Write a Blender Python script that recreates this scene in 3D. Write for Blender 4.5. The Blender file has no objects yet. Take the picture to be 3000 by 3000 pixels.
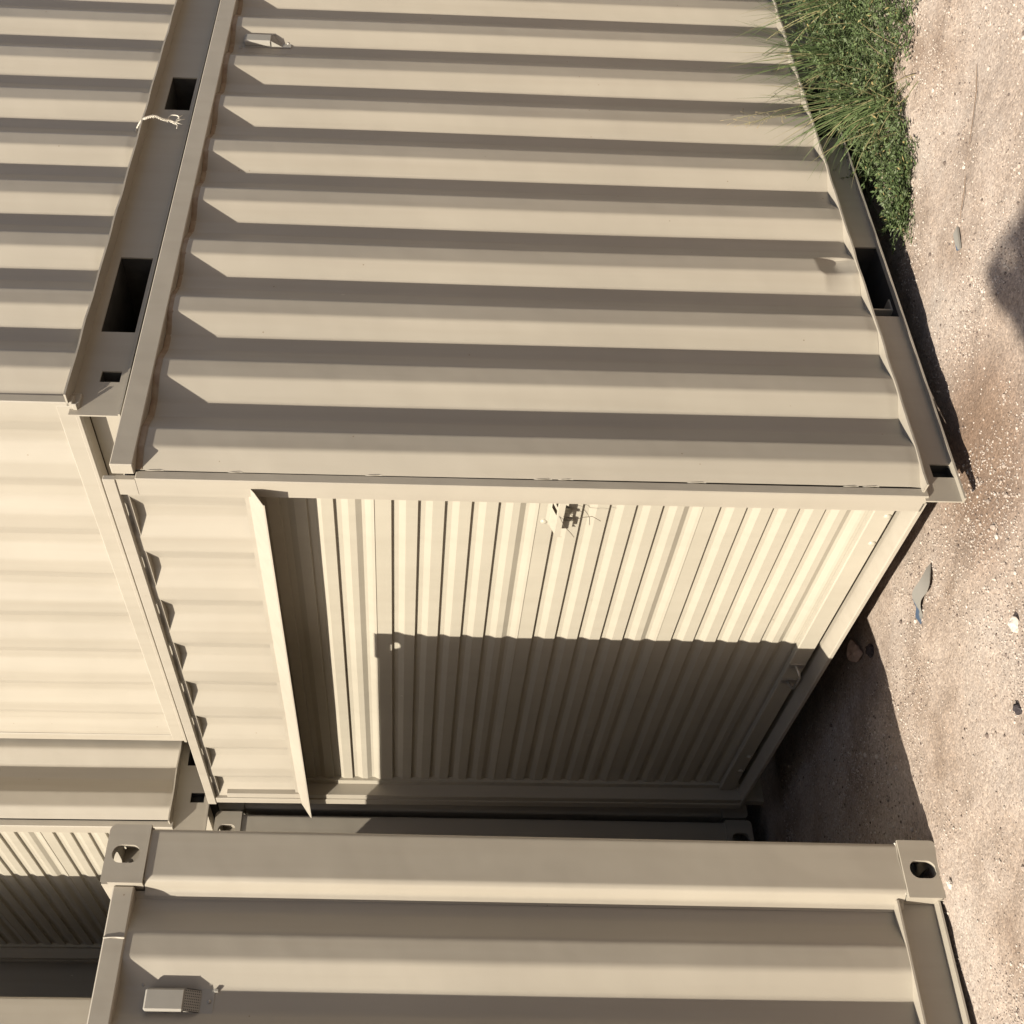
import bpy, math, random
import numpy as np
from mathutils import Vector, Matrix
rnd = random.Random(7)
np.random.seed(7)
C = bpy.context.scene.collection

# ---------------------------------------------------------------- camera
cam_d = bpy.data.cameras.new("camera"); cam = bpy.data.objects.new("camera", cam_d); C.objects.link(cam)
yaw, pitch, roll = 0.8561, -0.0344, 0.0309            # held sideways: the photograph is turned by 90 degrees
f = Vector((math.cos(pitch)*math.cos(yaw), math.cos(pitch)*math.sin(yaw), math.sin(pitch)))
r0 = Vector((math.sin(yaw), -math.cos(yaw), 0)); u0 = r0.cross(f)
r = math.cos(roll)*r0 + math.sin(roll)*u0; u = -math.sin(roll)*r0 + math.cos(roll)*u0
m = Matrix.Identity(4)
for i in range(3):
    m[i][0] = -u[i]; m[i][1] = r[i]; m[i][2] = -f[i]
m[0][3], m[1][3], m[2][3] = -1.9034, -2.7165, 1.5502
cam.matrix_world = m
cam_d.sensor_width = 36; cam_d.lens = 36*1.14275
cam_d.shift_x = (1500-1368.8)/3000; cam_d.shift_y = (1049.5-1500)/3000
cam_d.clip_start = .05; cam_d.clip_end = 500
S = bpy.context.scene; S.camera = cam
S.render.resolution_x = S.render.resolution_y = 1024

# ---------------------------------------------------------------- light
SUN = Vector((-.765, -.212, .738)).normalized()       # towards the sun
w = bpy.data.worlds.new("World"); S.world = w; w.use_nodes = True
nt = w.node_tree; bg = nt.nodes["Background"]
sky = nt.nodes.new("ShaderNodeTexSky"); sky.sky_type = 'NISHITA'; sky.sun_disc = False
sky.sun_elevation = math.radians(42.8); sky.sun_rotation = math.radians(254.5)
sky.dust_density = 3.0
nt.links.new(sky.outputs[0], bg.inputs[0]); bg.inputs[1].default_value = 0.06
sl = bpy.data.lights.new("sun", 'SUN'); sl.energy = 5.0; sl.angle = math.radians(.53); sl.color = (1, .93, .80)
so = bpy.data.objects.new("sun", sl); C.objects.link(so)
so.rotation_euler = SUN.to_track_quat('Z', 'Y').to_euler(); so.location = SUN*30
S.view_settings.view_transform = 'Standard'; S.view_settings.look = 'None'
S.view_settings.exposure = 1.0; S.view_settings.gamma = 1

# ---------------------------------------------------------------- materials
def mat(name):
    m = bpy.data.materials.new(name); m.use_nodes = True
    n = m.node_tree.nodes; l = m.node_tree.links
    return m, n, l, n["Principled BSDF"]
def nd(n, t, **k):
    x = n.new(t)
    for a, b in k.items():
        if a in x.inputs: x.inputs[a].default_value = b
        else: setattr(x, a, b)
    return x
def ramp(n, p):
    x = n.new("ShaderNodeValToRGB"); e = x.color_ramp.elements
    while len(e) < len(p): e.new(.5)
    for i, (a, c) in enumerate(p):
        e[i].position = a; e[i].color = (*c, 1) if len(c) == 3 else c
    return x
def paint(name, col, rough=.42, dirt=.5):
    m, n, l, b = mat(name)
    g = nd(n, "ShaderNodeNewGeometry")
    # broad tonal drift
    n1 = nd(n, "ShaderNodeTexNoise", Scale=1.7, Detail=4.0); l.new(g.outputs['Position'], n1.inputs['Vector'])
    r1 = ramp(n, [(.3, tuple(c*.93 for c in col)), (.7, tuple(min(1, c*1.04) for c in col))]); l.new(n1.outputs['Fac'], r1.inputs[0])
    # run-down dust streaks: stretched along z
    mp = nd(n, "ShaderNodeMapping"); mp.inputs['Scale'].default_value = (22, 22, .9); l.new(g.outputs['Position'], mp.inputs[0])
    n2 = nd(n, "ShaderNodeTexNoise", Scale=1.0, Detail=5.0); l.new(mp.outputs[0], n2.inputs['Vector'])
    r2 = ramp(n, [(.45, (0, 0, 0)), (.8, (1, 1, 1))]); l.new(n2.outputs['Fac'], r2.inputs[0])
    mu = nd(n, "ShaderNodeMath", operation='MULTIPLY'); mu.inputs[1].default_value = .32*dirt; l.new(r2.outputs[0], mu.inputs[0])
    mx = nd(n, "ShaderNodeMixRGB"); mx.inputs[2].default_value = (col[0]*.55, col[1]*.50, col[2]*.44, 1)
    l.new(mu.outputs[0], mx.inputs[0]); l.new(r1.outputs[0], mx.inputs[1])
    # sparse specks and scuffs
    vo = nd(n, "ShaderNodeTexVoronoi", Scale=34.0); l.new(g.outputs['Position'], vo.inputs['Vector'])
    lt = nd(n, "ShaderNodeMath", operation='LESS_THAN'); lt.inputs[1].default_value = .085; l.new(vo.outputs['Distance'], lt.inputs[0])
    sp = nd(n, "ShaderNodeSeparateColor"); l.new(vo.outputs['Color'], sp.inputs[0])
    gt = nd(n, "ShaderNodeMath", operation='GREATER_THAN'); gt.inputs[1].default_value = .968; l.new(sp.outputs[0], gt.inputs[0])
    m2 = nd(n, "ShaderNodeMath", operation='MULTIPLY'); l.new(lt.outputs[0], m2.inputs[0]); l.new(gt.outputs[0], m2.inputs[1])
    m3 = nd(n, "ShaderNodeMath", operation='MULTIPLY'); m3.inputs[1].default_value = .7; l.new(m2.outputs[0], m3.inputs[0])
    mx2 = nd(n, "ShaderNodeMixRGB"); mx2.inputs[2].default_value = (.16, .11, .07, 1)
    l.new(m3.outputs[0], mx2.inputs[0]); l.new(mx.outputs[0], mx2.inputs[1])
    mp2 = nd(n, "ShaderNodeMapping"); mp2.inputs['Scale'].default_value = (1, 1, .35); mp2.inputs['Rotation'].default_value = (.4, .2, .3); l.new(g.outputs['Position'], mp2.inputs[0])
    v2 = nd(n, "ShaderNodeTexVoronoi", Scale=21.0); l.new(mp2.outputs[0], v2.inputs['Vector'])
    l2 = nd(n, "ShaderNodeMath", operation='LESS_THAN'); l2.inputs[1].default_value = .06; l.new(v2.outputs['Distance'], l2.inputs[0])
    s2 = nd(n, "ShaderNodeSeparateColor"); l.new(v2.outputs['Color'], s2.inputs[0])
    g2 = nd(n, "ShaderNodeMath", operation='GREATER_THAN'); g2.inputs[1].default_value = .975; l.new(s2.outputs[1], g2.inputs[0])
    m5 = nd(n, "ShaderNodeMath", operation='MULTIPLY'); l.new(l2.outputs[0], m5.inputs[0]); l.new(g2.outputs[0], m5.inputs[1])
    m6 = nd(n, "ShaderNodeMath", operation='MULTIPLY'); m6.inputs[1].default_value = .55; l.new(m5.outputs[0], m6.inputs[0])
    mx3 = nd(n, "ShaderNodeMixRGB"); mx3.inputs[2].default_value = (.62, .58, .5, 1)
    l.new(m6.outputs[0], mx3.inputs[0]); l.new(mx2.outputs[0], mx3.inputs[1])
    l.new(mx3.outputs[0], b.inputs['Base Color'])
    n3 = nd(n, "ShaderNodeTexNoise", Scale=6.0, Detail=2.0); l.new(g.outputs['Position'], n3.inputs['Vector'])
    r3 = nd(n, "ShaderNodeMapRange"); r3.inputs[3].default_value = rough-.06; r3.inputs[4].default_value = rough+.1
    l.new(n3.outputs['Fac'], r3.inputs[0]); l.new(r3.outputs[0], b.inputs['Roughness'])
    # sheet waviness + orange peel
    bu = nd(n, "ShaderNodeBump", Strength=.25, Distance=.012); l.new(n3.outputs['Fac'], bu.inputs['Height'])
    n4 = nd(n, "ShaderNodeTexNoise", Scale=240.0, Detail=2.0); l.new(g.outputs['Position'], n4.inputs['Vector'])
    b2 = nd(n, "ShaderNodeBump", Strength=.10, Distance=.0012); l.new(n4.outputs['Fac'], b2.inputs['Height']); l.new(bu.outputs[0], b2.inputs['Normal'])
    l.new(b2.outputs[0], b.inputs['Normal'])
    return m
BEIGE = (.319, .285, .233)
M_paint = paint("beige_paint", BEIGE)
M_shut = paint("sunlit_shutter_paint", (.348, .316, .256), .36, .35)  # shutter beige, lightened to imitate the strong sun on the door
M_vent = paint("vent_paint", (.29, .27, .235), .35, .2)
def plain(name, col, rough=.6, metal=0, noise=.12, scale=30):
    m, n, l, b = mat(name)
    g = nd(n, "ShaderNodeTexCoord")
    n1 = nd(n, "ShaderNodeTexNoise", Scale=scale, Detail=5.0); l.new(g.outputs['Object'], n1.inputs['Vector'])
    r1 = ramp(n, [(.3, tuple(c*(1-noise) for c in col)), (.7, tuple(min(1, c*(1+noise)) for c in col))])
    l.new(n1.outputs['Fac'], r1.inputs[0]); l.new(r1.outputs[0], b.inputs['Base Color'])
    b.inputs['Roughness'].default_value = rough; b.inputs['Metallic'].default_value = metal
    bu = nd(n, "ShaderNodeBump", Strength=.3, Distance=.002); l.new(n1.outputs['Fac'], bu.inputs['Height']); l.new(bu.outputs[0], b.inputs['Normal'])
    return m
M_black = plain("painted_gap_shade", (.012, .011, .010), .8)  # black for the painted shade behind vent grilles
M_rust_shade, n, l, b = mat("rusty_rail_shade")  # rust brown that also carries the shade under the top rail
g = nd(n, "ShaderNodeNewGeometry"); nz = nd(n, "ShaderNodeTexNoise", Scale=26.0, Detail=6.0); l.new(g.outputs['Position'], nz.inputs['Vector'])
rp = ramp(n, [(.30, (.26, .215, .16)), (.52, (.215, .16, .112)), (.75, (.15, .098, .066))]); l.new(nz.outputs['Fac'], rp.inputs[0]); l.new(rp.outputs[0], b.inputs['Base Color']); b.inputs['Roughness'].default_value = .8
M_zinc = plain("grey_zinc", (.36, .34, .31), .38, .7, .15, 60)
M_pocket = plain('shaded_pocket_steel', (.035, .032, .028), .8, 0, .3, 20)  # near-black colour puts the depth shade into the fork pockets
M_rope = plain("white_rope", (.50, .46, .39), .9, 0, .15, 200)
M_wire = plain("thin_wire", (.16, .13, .10), .5, .5)
M_twig = plain("brown_twig", (.13, .085, .055), .9)
M_stone = plain("pink_stone", (.33, .235, .19), .95, 0, .25, 40)
M_white = plain("white_stone", (.45, .40, .35), .9, 0, .2, 40)
M_dark = plain("dark_stone_and_shadow", (.035, .028, .03), .9, 0, .3, 40)
M_wood_shade = plain("floor_wood_groove_shade", (.16, .10, .06), .9)  # floor boards; also paints the shade in the threshold groove
M_pole = plain("galvanised_pole", (.4, .4, .4), .45, .6)
# strip of plastic: grey with a blue worn end
m, n, l, b = mat("grey_plastic"); M_strip = m
tc = nd(n, "ShaderNodeTexCoord"); sx = nd(n, "ShaderNodeSeparateXYZ"); l.new(tc.outputs['Generated'], sx.inputs[0])
nz = nd(n, "ShaderNodeTexNoise", Scale=35.0, Detail=6.0); l.new(tc.outputs['Object'], nz.inputs['Vector'])
ad = nd(n, "ShaderNodeMath", operation='MULTIPLY_ADD'); ad.inputs[1].default_value = .25; l.new(nz.outputs['Fac'], ad.inputs[0]); l.new(sx.outputs[1], ad.inputs[2])
rp = ramp(n, [(.0, (.15, .138, .12)), (.5, (.19, .178, .158)), (.93, (.20, .19, .17)), (1.08, (.05, .075, .12))]); l.new(ad.outputs[0], rp.inputs[0])
rp.color_ramp.elements[3].position = 1.0
l.new(rp.outputs[0], b.inputs['Base Color']); b.inputs['Roughness'].default_value = .7
# ground
m, n, l, b = mat("dirt_ground"); M_ground = m
g = nd(n, "ShaderNodeNewGeometry")
nA = nd(n, "ShaderNodeTexNoise", Scale=2.3, Detail=6.0, Roughness=.62); l.new(g.outputs['Position'], nA.inputs['Vector'])
rA = ramp(n, [(.26, (.165, .122, .096)), (.40, (.255, .205, .17)), (.53, (.33, .277, .24)), (.70, (.355, .312, .280))]); l.new(nA.outputs['Fac'], rA.inputs[0])
nB = nd(n, "ShaderNodeTexNoise", Scale=85.0, Detail=6.0, Roughness=.7); l.new(g.outputs['Position'], nB.inputs['Vector'])
rB = ramp(n, [(.26, (.6, .55, .5)), (.5, (.97, .96, .95)), (.74, (1.2, 1.18, 1.15))]); l.new(nB.outputs['Fac'], rB.inputs[0])
mx = nd(n, "ShaderNodeMixRGB", blend_type='MULTIPLY'); mx.inputs[0].default_value = 1; l.new(rA.outputs[0], mx.inputs[1]); l.new(rB.outputs[0], mx.inputs[2])
vo = nd(n, "ShaderNodeTexVoronoi", Scale=150.0); l.new(g.outputs['Position'], vo.inputs['Vector'])
sp = nd(n, "ShaderNodeSeparateColor"); l.new(vo.outputs['Color'], sp.inputs[0])
rC = ramp(n, [(.0, (.72, .68, .64)), (.2, (.97, .97, .97)), (.75, (1.05, 1.03, 1.0)), (.93, (1.35, 1.32, 1.27))]); l.new(sp.outputs[0], rC.inputs[0])
m2 = nd(n, "ShaderNodeMixRGB", blend_type='MULTIPLY'); m2.inputs[0].default_value = .75; l.new(mx.outputs[0], m2.inputs[1]); l.new(rC.outputs[0], m2.inputs[2])
l.new(m2.outputs[0], b.inputs['Base Color']); b.inputs['Roughness'].default_value = .95
b.inputs['Specular IOR Level'].default_value = .2
bu = nd(n, "ShaderNodeBump", Strength=.6, Distance=.004); l.new(nB.outputs['Fac'], bu.inputs['Height'])
b2 = nd(n, "ShaderNodeBump", Strength=.4, Distance=.003, invert=True); l.new(vo.outputs['Distance'], b2.inputs['Height']); l.new(bu.outputs[0], b2.inputs['Normal'])
# an old brown stain on the dirt in front of the container corner
vm = nd(n, "ShaderNodeVectorMath", operation='SUBTRACT'); vm.inputs[1].default_value = (.10, -.06, 0); l.new(g.outputs['Position'], vm.inputs[0])
vl = nd(n, "ShaderNodeVectorMath", operation='LENGTH'); l.new(vm.outputs[0], vl.inputs[0])
ma = nd(n, "ShaderNodeMath", operation='MULTIPLY_ADD'); ma.inputs[1].default_value = -.55; l.new(nA.outputs['Fac'], ma.inputs[0]); 
mb = nd(n, "ShaderNodeMath", operation='ADD'); mb.inputs[1].default_value = .27; l.new(vl.outputs['Value'], mb.inputs[0]); l.new(mb.outputs[0], ma.inputs[2])
rS = ramp(n, [(.10, (.56, .47, .40)), (.22, (.70, .62, .56)), (.40, (1, 1, 1))]); l.new(ma.outputs[0], rS.inputs[0])
m4 = nd(n, "ShaderNodeMixRGB", blend_type='MULTIPLY'); m4.inputs[0].default_value = 1; l.new(m2.outputs[0], m4.inputs[1]); l.new(rS.outputs[0], m4.inputs[2])
l.new(m4.outputs[0], b.inputs['Base Color'])
l.new(b2.outputs[0], b.inputs['Normal'])
def attr_mat(name, rough, trans=False):
    m, n, l, b = mat(name)
    a = nd(n, "ShaderNodeAttribute", attribute_name="Col"); l.new(a.outputs['Color'], b.inputs['Base Color'])
    b.inputs['Roughness'].default_value = rough
    b.inputs['Specular IOR Level'].default_value = .25
    if trans:
        t = nd(n, "ShaderNodeBsdfTranslucent"); l.new(a.outputs['Color'], t.inputs[0])
        ms = nd(n, "ShaderNodeMixShader"); ms.inputs[0].default_value = .3
        l.new(b.outputs[0], ms.inputs[1]); l.new(t.outputs[0], ms.inputs[2])
        l.new(ms.outputs[0], n["Material Output"].inputs[0])
    return m
M_gravel = attr_mat("gravel_stone", .9)
M_leaf = attr_mat("leaf_green", .55, True)

# ---------------------------------------------------------------- mesh helpers
class MB:
    def __init__(s): s.v = []; s.f = []; s.sm = []; s.c = []
    def add(s, vs, fs, smooth=False, col=None):
        o = len(s.v); s.v += [tuple(p) for p in vs]
        for q in fs: s.f.append([i+o for i in q]); s.sm.append(smooth)
        if col is not None: s.c += [col]*len(vs)
    def box(s, x0, x1, y0, y1, z0, z1):
        s.add([(x, y, z) for x in (x0, x1) for y in (y0, y1) for z in (z0, z1)],
              [(0, 1, 3, 2), (4, 6, 7, 5), (0, 4, 5, 1), (2, 3, 7, 6), (0, 2, 6, 4), (1, 5, 7, 3)])
    def bbox(s, x0, x1, y0, y1, z0, z1, b=.003):
        # box with chamfered edges: hull of 24 points
        vs = []; 
        for x, X in ((x0, 1), (x1, -1)):
            for y, Y in ((y0, 1), (y1, -1)):
                for z, Z in ((z0, 1), (z1, -1)):
                    vs += [(x, y+Y*b, z+Z*b), (x+X*b, y, z+Z*b), (x+X*b, y+Y*b, z)]
        def i(a, c, d, k): return (a*4+c*2+d)*3+k
        F = [[i(a, 0, 0, 0), i(a, 1, 0, 0), i(a, 1, 1, 0), i(a, 0, 1, 0)] for a in (0, 1)]
        F += [[i(0, a, 0, 1), i(1, a, 0, 1), i(1, a, 1, 1), i(0, a, 1, 1)] for a in (0, 1)]
        F += [[i(0, 0, a, 2), i(1, 0, a, 2), i(1, 1, a, 2), i(0, 1, a, 2)] for a in (0, 1)]
        for a in (0, 1):
            for c in (0, 1):
                F.append([i(a, c, 0, 0), i(a, c, 1, 0), i(a, c, 1, 1), i(a, c, 0, 1)])
                F.append([i(a, 0, c, 0), i(a, 1, c, 0), i(a, 1, c, 2), i(a, 0, c, 2)])
                F.append([i(0, a, c, 1), i(1, a, c, 1), i(1, a, c, 2), i(0, a, c, 2)])
                for d in (0, 1): F.append([i(a, c, d, 0), i(a, c, d, 1), i(a, c, d, 2)])
        s.add(vs, F)
    def sheet(s, rows, smooth=True, close=False):
        # rows: list of equally long point rows
        m = len(rows[0]); vs = [p for rr in rows for p in rr]; fs = []
        for i in range(len(rows)-1):
            for j in range(m if close else m-1):
                k = (j+1) % m
                fs.append((i*m+j, i*m+k, (i+1)*m+k, (i+1)*m+j))
        s.add(vs, fs, smooth)
    def tube(s, pts, rad, n=8, col=None):
        pts = [Vector(p) for p in pts]; rows = []
        rr = rad if hasattr(rad, '__len__') else [rad]*len(pts)
        up = Vector((.31, .17, .94))
        for i, p in enumerate(pts):
            t = (pts[min(i+1, len(pts)-1)]-pts[max(i-1, 0)]).normalized()
            a = t.cross(up); a = a.normalized() if a.length > 1e-4 else t.orthogonal().normalized()
            c = t.cross(a)
            rows.append([tuple(p+rr[i]*(math.cos(2*math.pi*k/n)*a+math.sin(2*math.pi*k/n)*c)) for k in range(n)])
        o = len(s.v); s.sheet(rows, True, True)
        s.f.append(list(range(o, o+n))); s.sm.append(False)
        s.f.append(list(range(o+len(pts)*n-n, o+len(pts)*n))); s.sm.append(False)
        if col is not None: s.c += [col]*(len(pts)*n)
    def dome(s, c, ax, rad, h):
        # domed bolt head on axis -x
        rows = []
        for a in (0, .35, .7, 1.0, 1.3, 1.5):
            rows.append([(c[0]-h*math.sin(a), c[1]+rad*math.cos(a)*math.cos(t), c[2]+rad*math.cos(a)*math.sin(t)) for t in [2*math.pi*k/14 for k in range(14)]])
        s.sheet(rows, True, True)
        o = len(s.v)-14; s.f.append(list(range(o, o+14))); s.sm.append(True)
    def build(s, name, mat, parent=None, fix=True):
        me = bpy.data.meshes.new(name); me.from_pydata(s.v, [], s.f)
        me.polygons.foreach_set('use_smooth', s.sm)
        if s.c:
            a = me.color_attributes.new("Col", 'FLOAT_COLOR', 'POINT')
            a.data.foreach_set('color', [k for c in s.c for k in (*c, 1)])
        me.materials.append(mat); me.update()
        o = bpy.data.objects.new(name, me); C.objects.link(o)
        if parent: o.parent = parent
        return o
def thing(name, label, cat, loc, rot=(0, 0, 0), group=None):
    o = bpy.data.objects.new(name, None); C.objects.link(o); o.empty_display_size = .2
    o.location = loc; o.rotation_euler = rot; o['label'] = label; o['category'] = cat
    if group: o['group'] = group
    return o
def tag(o, label, cat, group=None):
    o['label'] = label; o['category'] = cat
    if group: o['group'] = group
    return o

# a folded line with small bend radii: list of (s, depth) -> denser list
def fold(pts, rad=.007, n=3):
    out = [pts[0]]
    for i in range(1, len(pts)-1):
        p0, p, p1 = (np.array(q, float) for q in (pts[i-1], pts[i], pts[i+1]))
        a = p0-p; c = p1-p; la, lc = np.linalg.norm(a), np.linalg.norm(c); a /= la; c /= lc
        d = min(rad, .4*la, .4*lc)
        A, B = p+a*d, p+c*d
        out.append(tuple(p+a*min(d*1.3, .48*la)))
        for k in range(n+1):
            t = k/n; out.append(tuple((1-t)**2*A+2*t*(1-t)*p+t*t*B))
        out.append(tuple(p+c*min(d*1.3, .48*lc)))
    out.append(pts[-1]); return out
def corr(start, end, first_rise, pitch, outer, slope, inner, depth):
    """profile (s, depth) of trapezoid corrugation; first_rise = s where the surface starts to rise from the inner flat"""
    pts = []; k = -2
    base = first_rise
    raw = []
    for k in range(-3, int((end-start)/pitch)+4):
        x = base+k*pitch
        raw += [(x, depth), (x+slope, 0), (x+slope+outer, 0), (x+2*slope+outer, depth)]
    raw = [p for p in raw if start < p[0] < end]
    def at(s):
        ph = (s-base) % pitch
        if ph < slope: return depth*(1-ph/slope)
        if ph < slope+outer: return 0
        if ph < 2*slope+outer: return depth*(ph-slope-outer)/slope
        return depth
    return [(start, at(start))]+raw+[(end, at(end))]

# ---------------------------------------------------------------- storage container with folded rails
PITCH = .2584
OFF = -.033           # the long wall and its rails stand proud of the corner posts
def rail_mesh(L, h, openings, web=.007, flange=-.010, t=.006, lip=OFF-.006):
    """front bottom rail: ledge, web with cut openings, out-turned bottom flange"""
    b = MB()
    xs = sorted({-.024, L} | {o[0] for o in openings} | {o[1] for o in openings})
    for x0, x1 in zip(xs, xs[1:]):
        o = [q for q in openings if q[0] <= x0+1e-6 and q[1] >= x1-1e-6]
        if not o: b.box(x0, x1, web, web+t, t, h-t)
        else:
            _, _, z0, z1 = o[0]
            if z0 > t: b.box(x0, x1, web, web+t, t, z0)
            if z1 < h-t: b.box(x0, x1, web, web+t, z1, h-t)
    # ledge with a slightly ragged lip
    n = 60; top = []; 
    rows = []
    for yy, zz in ((lip, h-t), (lip, h), (web+t+.02, h)):
        rows.append([(L*i/n, yy+(0 if yy > web else .0010*math.sin(i*1.9)+.0008*math.sin(i*.7+1)), zz+.0012*math.sin(i*1.3+.4)) for i in range(n+1)])
    b.sheet(rows, False)
    b.sheet([rows[0], [(L*i/n, web+t, h-t) for i in range(n+1)]], False)
    b.add([(0, lip, h-t), (0, lip, h), (0, web+t+.02, h), (0, web+t+.02, h-t)], [(0, 1, 2, 3)])
    b.box(-.024, L, flange, web+t, 0, t)
    return b
def pocket_mesh(openings, web, h, t=.004, depth=.7):
    b = MB()
    for x0, x1, z0, z1 in openings:
        y0, y1 = web+.006, web+(depth if x1-x0 > .1 else .045)
        b.box(x0-t, x0, y0, y1, z0, z1); b.box(x1, x1+t, y0, y1, z0, z1)
        b.box(x0-t, x1+t, y0, y1, z1, z1+t); b.box(x0-t, x1+t, y0, y1, max(z0-t, .0015), max(z0, .0025))
        b.box(x0-t, x1+t, y1, y1+t, z0, z1)
    return b
def wall_mesh(L, z0, z1, x0, x1, rise, dent=None, rows=64, seed=1):
    b = MB(); pr = fold(corr(x0, x1, rise, PITCH, .065, .069, .0585, .036))
    rg = np.random.RandomState(seed); ph = rg.rand(6)*6
    R = []
    zs = np.concatenate([np.linspace(0, .14, 44), np.linspace(.14, 1, rows)[1:]])
    for t in zs:
        z = z0+(z1-z0)*t; row = []
        for s, d in pr:
            y = OFF + d + .0012*math.sin(3.1*s+2.3*z+ph[0])+.0009*math.sin(7.3*s-1.9*z+ph[1])+.0007*math.sin(2.2*z+ph[2])
            x = s + .0012*math.sin(1.7*z+ph[3]+s)
            if z-z0 < .03: y += .0015*(1+math.sin(s*21+ph[4]))*(1-(z-z0)/.03)
            if dent:
                dx, dz, rx, rz, am = dent
                e = max(0, 1-math.sqrt(((s-dx)/rx)**2+((z-dz)/rz)**2))**.8
                y += am*e*(1 if s < dx+.02 else .3); x += .5*am*e
            row.append((x, y, z))
        R.append(row)
    b.sheet(R, True); return b
def simple_corr(axis, a0, a1, z0, z1, off, sign, pitch=PITCH, depth=.03):
    b = MB(); pr = corr(a0, a1, a0+.05, pitch, .065, .069, pitch-.065-.138, depth)
    R = []
    for z in (z0, z1):
        R.append([(s, off+sign*d, z) if axis == 'x' else (off+sign*d, s, z) for s, d in pr])
    b.sheet(R, False); return b
def shutter_profile(zb, zt, first_seam):
    """curtain section (z, depth): sheet panels 0.49 m with five ribs each and a lap seam"""
    P = .49; pts = []
    k0 = int((first_seam-zb)/P)+1
    z = first_seam-k0*P
    raw = []
    while z < zt+P:
        # seam at z (lower lap), ribs above it: recess slots
        raw += [(z, .0), (z+.0015, -.0022)]            # lap lip
        for i in range(6):
            c = z+.033+i*.0795
            if i == 0: raw += [(c-.022, 0), (c-.004, .0075), (c+.006, .0085), (c+.024, .000)]
            else: raw += [(c-.034, 0), (c-.013, .0085), (c+.0075, .0095), (c+.0100, 0)]
        z += P
    out = [p for p in raw if zb < p[0] < zt]
    return [(zb, 0)]+out+[(zt, 0)]
def storage(name, label, loc, L, W, h, T, rise, openings, door, group, rot=(0, 0, 0), dent=None, seed=1, web=.007, flange=-.010):
    """x = length (door or panel end at x=0), y = depth (long wall faces -y), z up from the rail foot.
       T = height of the top-rail crown"""
    t = thing(name, label, 'container', loc, rot, group)
    zw = T-.064
    rm = rail_mesh(L, h, openings, web, flange).build('bottom_rail', M_paint, t)
    for q in openings: pocket_mesh([q], web, h).build('fork_pocket', M_pocket, rm)
    bk = MB(); bk.box(0, L, W-.05, W-.01, 0, h); bk.build('bottom_rail', M_paint, t)
    bk = MB(); bk.box(L-.05, L-.01, .05, W-.05, 0, h); bk.build('end_sill', M_paint, t)
    wall_mesh(L, h, zw, .0155, L-.0155, rise, dent, seed=seed).build('side_wall', M_paint, t)
    simple_corr('x', .02, L-.02, h, zw, W-.005, -1).build('side_wall', M_paint, t)
    simple_corr('y', .06, W-.06, h, zw, L-.01, -1).build('end_wall', M_paint, t)
    for y0 in (0, W-.045):
        b = MB(); b.bbox(0.0, L, y0+(OFF-.0115 if y0 == 0 else 0), y0+.035+(-.035 if y0 == 0 else 0), zw, T, .003)
        b.build('top_rail', M_paint, t)
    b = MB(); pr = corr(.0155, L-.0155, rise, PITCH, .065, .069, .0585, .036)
    b.sheet([[(s, OFF+d-.001, zw-.018) for s, d in pr], [(s, OFF+d-.003, zw-.009) for s, d in pr], [(s, OFF+d-.004, zw-.0005) for s, d in pr]], False); b.build('rust_shade_strip', M_rust_shade, t)  # rust-brown strip with the rail's underside shade put into its colour
    b = MB(); b.box(.0, L, .046, W-.046, T-.03, T-.022); b.build('roof', M_paint, t)
    b = MB(); b.box(.10, L-.06, .11, W-.06, h-.03, h-.005); b.build('floor', M_wood_shade, t)
    return t, zw
def slot(b, x, y0, y1, z0, z1): pass

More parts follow.
